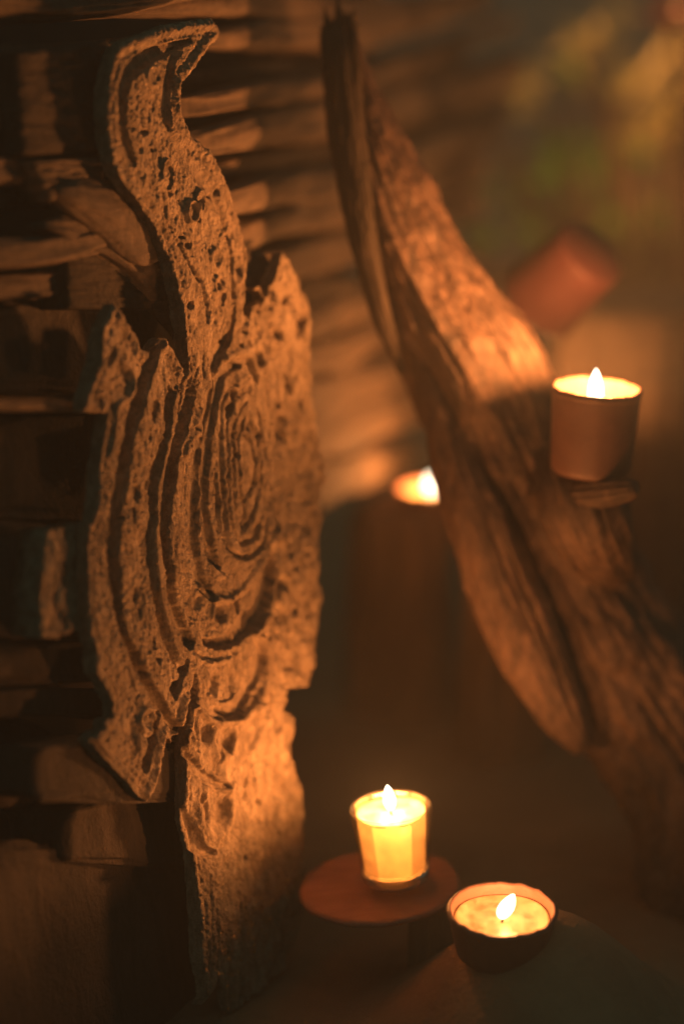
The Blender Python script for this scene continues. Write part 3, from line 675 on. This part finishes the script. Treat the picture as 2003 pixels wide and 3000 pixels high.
trunk = empty('driftwood_log', tuple(P(2060, 2600, 2.3)), 'big bent driftwood trunk rising from lower right to a dark broken top', 'driftwood trunk')
G = branch([(1003,92,2.22,34),(1012,150,2.22,46),(1045,300,2.22,72),(1100,480,2.22,112),(1175,680,2.23,142),(1275,880,2.24,160),(1395,1080,2.25,196),(1490,1280,2.27,205),(1600,1520,2.28,215),(1710,1760,2.29,215),(1850,2000,2.30,225),(2015,2250,2.30,225),(2130,2520,2.30,270),(2210,2900,2.3,320)], 7, 0.19)
V, Fc = tube_grid(G); mesh_obj('stem', V, Fc, M_TRUNK, trunk)
G = branch([(1220,1000,2.23,30),(1290,1180,2.22,56),(1345,1360,2.22,76),(1412,1540,2.22,94),(1488,1740,2.23,106),(1566,1920,2.23,102),(1634,2060,2.23,80),(1680,2150,2.23,50),(1702,2200,2.23,24)], 9, 0.16, nv=200)
V, Fc = tube_grid(G); mesh_obj('limb', V, Fc, M_TRUNK, trunk)
G = branch([(985,92,2.20,54),(996,180,2.19,56),(1008,300,2.19,56),(1026,450,2.19,54),(1050,620,2.19,50),(1082,800,2.195,36),(1128,960,2.205,28),(1176,1090,2.22,14)], 12, 0.28, nv=200)
G[:8] += ((fbm(np.arange(200)[None] / 14 + 3, np.arange(8)[:, None] * .6, 8, 3) - .5) * .09 * np.linspace(1, .1, 8)[:, None])[..., None] * UPV
V, Fc = tube_grid(G); mesh_obj('bark_ridge', V, Fc, M_BARK_SHADE, trunk)
# burr under the candle pot
G = branch([(1650,1340,2.22,90),(1690,1420,2.18,125),(1712,1490,2.17,128),(1740,1570,2.19,112),(1790,1680,2.25,70)], 14, 0.16, nv=180, flat=.85)
V, Fc = tube_grid(G); mesh_obj('burr', V, Fc, M_TRUNK, trunk)
G = branch([(1560,1452,2.22,40),(1660,1450,2.16,44),(1760,1442,2.13,42),(1835,1432,2.115,34),(1862,1428,2.11,22)], 19, 0.2, nv=120)
V, Fc = tube_grid(G); mesh_obj('branch_stub', V, Fc, M_TRUNK, trunk)

# ------------------------------------------------------------------ stumps and logs
def upright(name, px, py_top, d, r, label, seed, mat, depth_down=None, cat='stump', flare=1.1, squash=1.0, top=True):
    c = P(px, py_top, d); zt = c[2]; zb = -0.02
    n = 70; nv = 110; t = np.linspace(0, 1, n)[:, None]; th = np.linspace(0, 2 * math.pi, nv, endpoint=False)[None]; TH = th / (2 * math.pi)
    z = zt + (zb - zt) * t
    nz = (fbm(z * 4 + seed, TH * 6, seed, 3, 6) - .5) * .5 + (fbm(z * 5, TH * 24, seed + 2, 3, 24) - .5) * .3
    R = r * (1 + (flare - 1) * t) * (1 + nz) * (1 - 0.12 * np.exp(-t * 40))
    Gd = np.stack([c[0] + R * np.cos(th), c[1] + R * np.sin(th) * squash, z + 0 * th], -1)
    V, Fc = tube_grid(Gd)
    o = mesh_obj(name, V, Fc, mat); return tag(o, label, cat)
upright('wood_stump', 1175, 1478, 2.72, 0.058, 'blurred upright stump carrying the small far candle', 61, M_STUMP, flare=1.25)
upright('wood_post', 1262, 2640, 2.09, 0.020, 'thin wooden post under the round red-brown disc', 63, M_STUMP, cat='post')
upright('wood_stump', 1900, 880, 2.75, 0.10, 'broad warm-lit stump behind the upper right candle pot', 65, M_PLANK, flare=1.2)

# ------------------------------------------------------------------ candles and their holders
from mathutils import Euler
def make_candle(loc, rot, r, h, flame_h, flame_w, watts, label, lean=(0, 0), group=None, well=0.0035, wick=0.010, power_up=0.6, wax=None, smooth=0.03, r_bot=None, lrad=.005):
    """wax body standing at loc (bottom), flame above the melted pool"""
    e = empty('candle', loc, label, 'candle', group, rot)
    rr = np.linspace(0, 1, 14)
    rb_ = r_bot or r
    prof = [(0.0004, 0), (rb_ * .96, 0), (rb_, 0.002), ((r + rb_) / 2, h * .5), (r, h - .001), (r * .985, h)] + [(r * (1 - q), h - well * sstep(0, .22, q)) for q in np.linspace(.03, .985, 10)]
    def wob(V, th):
        k = V[..., 2] > h * .9
        V[..., 2] += k * (np.sin(2 * th + 1)[None] * .0006 + np.sin(3 * th)[None] * .0005)
        return V
    V, Fc = lathe(prof, 64, wob); local('wax', V, Fc, wax or M_WAX, e)
    top = h - well
    # wick, slightly bent
    q = np.linspace(0, 1, 8); G = []
    for t in q:
        c = np.array([lean[0] * t * t * wick, lean[1] * t * t * wick, top - .001 + t * wick]); a = np.linspace(0, 2 * math.pi, 8, endpoint=False)
        G.append(np.stack([c[0] + .0009 * np.cos(a), c[1] + .0009 * np.sin(a), c[2] + 0 * a], -1))
    V, Fc = tube_grid(np.array(G)); local('wick', V, Fc, M_WICK, e)
    # flame: a teardrop
    t = np.linspace(0, 1, 22); rad = flame_w / 2 * np.sin(np.pi * t ** .85) ** .72 * (1 - .12 * t) + 1e-5
    V, Fc = lathe(np.stack([rad, t * flame_h], -1), 28)
    V = V.copy(); tt = V[:, 2] / flame_h
    V[:, 0] += lean[0] * flame_h * tt ** 1.3; V[:, 1] += lean[1] * flame_h * tt ** 1.3; V[:, 2] += top + wick * .45
    f = local('flame', V, Fc, M_FLAME, e); f.visible_shadow = False
    candle_light(e, (lean[0] * flame_h * .4, lean[1] * flame_h * .4, top + wick * .45 + flame_h * power_up), watts, lrad, smooth)
    return e
def make_pot(loc, rot, r_top, r_bot, h, label, group=None, wall=.0035, floor=.006, mat=None, chips=0.0, seed=1):
    e = empty('clay_pot', loc, label, 'clay pot', group, rot)
    prof = [(0.0005, 0), (r_bot * .92, 0), (r_bot, .003)]
    for t in np.linspace(.08, 1, 12): prof.append((r_bot + (r_top - r_bot) * t ** .85, h * t))
    prof += [(r_top - wall * .3, h + .0012), (r_top - wall * .8, h + .0010), (r_top - wall, h - .001)]
    for t in np.linspace(.92, .12, 9): prof.append((r_bot + (r_top - r_bot) * t ** .85 - wall, h * t))
    prof += [(r_bot - wall, floor), (0.0005, floor)]
    def wob(V, th):
        u = np.cos(th) * 2 + 5; v = np.sin(th) * 2 + 5
        w = (fbm(u * .8, v * .8, seed, 3) - .5) * .05
        V[..., 0] *= 1 + w[None]; V[..., 1] *= 1 + w[None]
        V[..., 2] += (V[..., 2] > h * .8) * (fbm(u * 2, v * 2, seed + 3, 3) - .5)[None] * .004 * (1 + chips)
        return V
    V, Fc = lathe(prof, 84, wob); local('body', V, Fc, mat or M_CLAY, e)
    V, Fc = lathe([(r_top - .0002, h * .93), (r_top + .0006, h * .94), (r_top + .0008, h * .98), (r_top + .0002, h * .995)], 84, wob)
    local('rim_band', V, Fc, mat or M_CLAY, e)
    return e
def tilt(ax, ay): return (Matrix.Rotation(math.radians(ay), 3, 'Y') @ Matrix.Rotation(math.radians(ax), 3, 'X'))
def above(p, R, z): v = np.array(p) + np.array(R @ Vector((0, 0, z))); return tuple(v)

# glass votive on the round disc
RT = tilt(2, -4.5)
dbase = P(1112, 2590, 2.10)
disc = empty('round_board', above(dbase, RT, -.006), 'thin round red-brown board carrying the glass votive candle', 'round board', None, RT)
def wobd(V, th):
    u = np.cos(th) * 2 + 5; v = np.sin(th) * 2 + 5
    w = (fbm(u, v, 5, 3) - .5) * .06; V[..., 0] *= 1 + w[None]; V[..., 1] *= 1 + w[None]; return V
pr = [(.0004, 0), (.066, 0), (.070, .001), (.071, .003), (.070, .005), (.067, .006)] + [(.067 * q, .006) for q in np.linspace(.94, .006, 12)]
V, Fc = lathe(pr, 96, wobd)
V = V.copy(); tp = V[:, 2] > .0055
V[tp, 2] += (fbm(V[tp, 0] * 60 + 9, V[tp, 1] * 260 + 9, 3, 3) - .5) * .0016
local('top_slab', V, Fc, M_DISC, disc)
V, Fc = lathe([(.0004, -.006), (.024, -.006), (.025, -.004), (.024, 0), (.0004, 0)], 40); local('foot', V, Fc, M_STUMP, disc)

gb = P(1160, 2573, 2.088)
vb = above(gb, RT, 0)
glass = empty('votive_glass', vb, 'clear faceted glass tumbler glowing with a lit candle on the round board', 'votive glass', None, RT)
GR0, GR1, GH = .0290, .0352, .068
def facet(V, th):
    k = 12; seg = 2 * math.pi / k; a = (th % seg) - seg / 2
    f = math.cos(seg / 2) / np.cos(a); f = 1 - (1 - f) * .9
    zz = np.clip(V[..., 2] / GH, 0, 1); w = sstep(.10, .2, zz) * (1 - sstep(.93, .99, zz))
    m = 1 + (f[None] - 1) * w
    V[..., 0] *= m; V[..., 1] *= m; return V
prof = [(GR0 + (GR1 - GR0) * t, GH * t) for t in np.linspace(.165, .985, 26)] + [(GR1 - .0004, GH - .0002), (GR1 - .0014, GH + .0003), (GR1 - .0026, GH - .0004)]
V, Fc = lathe(prof, 96, facet); local('outer_wall', V, Fc, M_GLASS, glass)
prof = [(GR0 + (GR1 - GR0) * t - .0028, GH * t) for t in np.linspace(.99, .17, 22)]
V, Fc = lathe(prof, 96); local('inner_wall', V, Fc, M_GLASS, glass)
V, Fc = lathe([(.0004, .0012), (GR0 * .6, .0014), (GR0 * .86, .0002), (GR0 * .96, .0006), (GR0, .003), (GR0 + (GR1 - GR0) * .15, GH * .15), (GR0 * .99 + .0004, GH * .163), (GR0 * .9, .0108), (GR0 * .5, .0096), (.0004, .0092)], 64)
local('base', V, Fc, M_GBASE, glass)
make_candle(above(gb, RT, .0118), RT, .0297, .0515, .0245, .0108, 2.7, 'lit cream candle filling the faceted glass tumbler', lean=(-.05, 0), well=.003, wick=.008, power_up=.3, smooth=.0003, r_bot=.0262, lrad=.012)

# open clay pots with candles
def pot_candle(px, py, d, rt, rb, h, fill, fh, fw, W, lp, lc, lean=(0, 0), RT=None, group='candles burning in clay pots', seed=1, up=.6, chips=0, wick=.01, mat=None, smooth=.03, lrad=.005):
    RT = RT or tilt(0, 0)
    top = P(px, py, d)                       # centre of the rim
    b = above(top, RT, -h)
    make_pot(b, RT, rt, rb, h, lp, 'clay candle pots', seed=seed, chips=chips, mat=mat)
    make_candle(above(b, RT, .0065), RT, rb + (rt - rb) * ((.0065 + fill) / h) ** .85 - .0045, fill, fh, fw, W, lc, lean, group, up and .004, wick, up, None, smooth, rb - .0055, lrad)
pot_candle(1746, 1138, 2.13, .0393, .035, .076, .049, .038, .0135, 15.5, 'dim clay pot on the bent trunk with a glowing yellow rim, upper right', 'lit candle with the tallest flame, inside the pot on the trunk', lean=(-.04, 0), RT=tilt(1, 2.5), seed=3, smooth=.004, lrad=.018)
pot_candle(1470, 2664, 1.95, .0440, .035, .042, .0275, .023, .0135, 3.0, 'low clay dish with a glowing rim sunk in the ground at the lower right', 'lit candle with a flame leaning right in the lower right pot', lean=(.38, 0), RT=tilt(6, 0), seed=5, chips=0, wick=.007, mat=M_CLAY, up=.4, smooth=.008)
pot_candle(1262, 1432, 2.72, .0385, .032, .055, .042, .022, .013, 2.4, 'small blurred clay pot half hidden behind the trunk', 'blurred lit candle half hidden behind the bent trunk', RT=tilt(0, 0), seed=8, smooth=.001)

pot_candle(1490, 1235, 2.56, .0385, .032, .055, .044, .024, .012, 3.2, 'added unseen clay pot directly behind the widest part of the bent trunk', 'added unseen lit candle directly behind the widest part of the bent trunk', RT=tilt(0, 0), seed=31, smooth=.002)  # unseen candle added to light the wall poles
upright('wood_stump', 1490, 1385, 2.56, 0.045, 'added unseen stump directly behind the widest part of the bent trunk', 83, M_STUMP, flare=1.2)  # added only to carry the hidden candle

# tipped empty pot resting on the trunk's shoulder
ax = (P(1560, 900, 2.42) - P(1725, 745, 2.36)); ax /= np.linalg.norm(ax)
Rq = Vector((0, 0, 1)).rotation_difference(Vector(ax)).to_matrix()
make_pot(tuple(P(1735, 735, 2.36)), Rq, .044, .038, .085, 'empty reddish clay pot tipped over against the trunk shoulder', 'clay candle pots', seed=11, chips=1, mat=M_DCLAY)

# ------------------------------------------------------------------ plants behind
def leafy(name, specs, label, mat, seed, extra=None, root=None):
    """specs: list of (px, py, depth, count, spread px, leaf size m)"""
    rg = np.random.RandomState(seed)
    r0 = P(root[0], root[1], root[2]); r0[2] = 0
    e = empty(name, tuple(r0), label, 'plant', 'plants behind the driftwood wall')
    Vs = []; Fs = []; n0 = 0; cents = []
    for (px, py, d, cnt, spr, ls) in specs:
        for k in range(cnt):
            c = P(px + rg.normal() * spr, py + rg.normal() * spr, d + rg.normal() * .12)
            cents.append(c)
            dr = rg.normal(size=3); dr[2] = -abs(dr[2]) * .5; dr /= np.linalg.norm(dr)
            nn = np.cross(dr, rg.normal(size=3)); nn /= np.linalg.norm(nn); sd = np.cross(dr, nn)
            L = 1.3 * ls * rg.uniform(.7, 1.3); w = L * rg.uniform(.25, .4)
            t = np.array([0, .2, .45, .7, .9, 1.0]); wd = np.array([.08, .75, 1, .7, .3, .02]) * w / 2
            mid = c + dr * (t[:, None] - .5) * L + nn * (-(t[:, None] - .5) ** 2 * L * .5)
            l = mid - sd * wd[:, None] + nn * (wd * .3)[:, None]; r = mid + sd * wd[:, None] + nn * (wd * .3)[:, None]
            V = np.stack([l, mid, r], 1).reshape(-1, 3); Vs.append(V); Fs.append(grid_faces(6, 3) + n0); n0 += 18
    mesh_obj('foliage', np.vstack(Vs), np.vstack(Fs), mat, e)
    Vs = []; Fs = []; n0 = 0
    for k in range(0, len(cents), max(1, len(cents) // 26)):
        a = r0 + rg.normal(size=3) * [.03, .03, 0]; b = cents[k]; q = np.linspace(0, 1, 9)[:, None]
        cc = a + (b - a) * q + np.array([0, 0, 1]) * (np.sin(q * math.pi) * .12)
        th = np.linspace(0, 2 * math.pi, 6, endpoint=False)
        rr = (.007 * (1 - q) + .0015)
        G = cc[:, None] + (rr * np.cos(th))[..., None] * RGT + (rr * np.sin(th))[..., None] * np.array([0, 1, 0])
        V, Fc = tube_grid(G); Vs.append(V); Fs.append(Fc + n0); n0 += len(V)
    mesh_obj('stems', np.vstack(Vs), np.vstack(Fs), M_STEM, e)
    return e
leafy('shrub', [(1655,450,3.4,16,22,.05),(1610,490,3.4,5,20,.05),(1665,225,3.4,5,10,.045),(1545,690,3.4,6,12,.045),(1420,640,3.4,6,40,.05),(1850,620,3.9,40,90,.05),(1925,620,3.5,4,6,.035),(1960,760,3.9,40,70,.05),(1990,700,3.5,4,10,.04),(1740,560,3.9,30,70,.05),(1560,600,3.9,16,60,.05)], 'dark green leafy shrub beyond the driftwood wall on the right', M_LEAF, 3, root=(1750,900,3.4))
leafy('dry_shrub', [(1730,110,3.6,13,16,.05),(1650,160,3.6,7,22,.05),(1560,215,3.6,6,22,.05),(1480,255,3.6,4,24,.045),(1930,345,3.6,9,9,.045),(1850,235,3.8,10,34,.06),(1860,400,3.7,5,18,.05),(1965,130,3.7,8,20,.06),(1975,235,3.7,5,16,.05),(1780,60,3.8,4,30,.05),(1250,180,3.6,6,30,.05),(1350,330,3.6,5,40,.05)], 'pale orange-lit leafy plant in the top right corner', M_LEAF2, 4, root=(1900,700,3.7))
leafy('flower', [(1985,45,3.4,8,16,.06)], 'red blossom at the top right corner', M_RED, 6, root=(2050,700,3.5))
# unseen candle added beyond the right edge to light the plants
pot_candle(2420, 600, 3.75, .0425, .037, .07, .052, .028, .0125, 20.0, 'added unseen clay pot beyond the right edge, for the candle lighting the shrubs', 'added unseen candle in the clay pot beyond the right edge', seed=21)
upright('wood_stump', 2420, 735, 3.75, 0.06, 'added unseen stump beyond the right edge, carrying the added candle', 71, M_STUMP, flare=1.3)

# ------------------------------------------------------------------ thin haze added to give the candles a glow and lift the darks
hz = mesh_obj('haze', [(x, y, z) for x in (-15, 15) for y in (-9, 21) for z in (-1.1, 3.0)],
              [(0,1,3,2),(4,6,7,5),(0,4,5,1),(2,3,7,6),(0,2,6,4),(1,5,7,3)], None, origin=(0, 0, 0), smooth=False)
m, nt, N, L, out = nmat('glow_haze')
v = N.new('ShaderNodeVolumePrincipled'); v.inputs['Density'].default_value = 0.036; v.inputs['Color'].default_value = (0.85, 0.93, 0.92, 1); v.inputs['Anisotropy'].default_value = 0.2
L.new(v.outputs[0], out.inputs['Volume']); hz.data.materials.append(m); tag(hz, kind='stuff')
SC.cycles.volume_bounces = 0
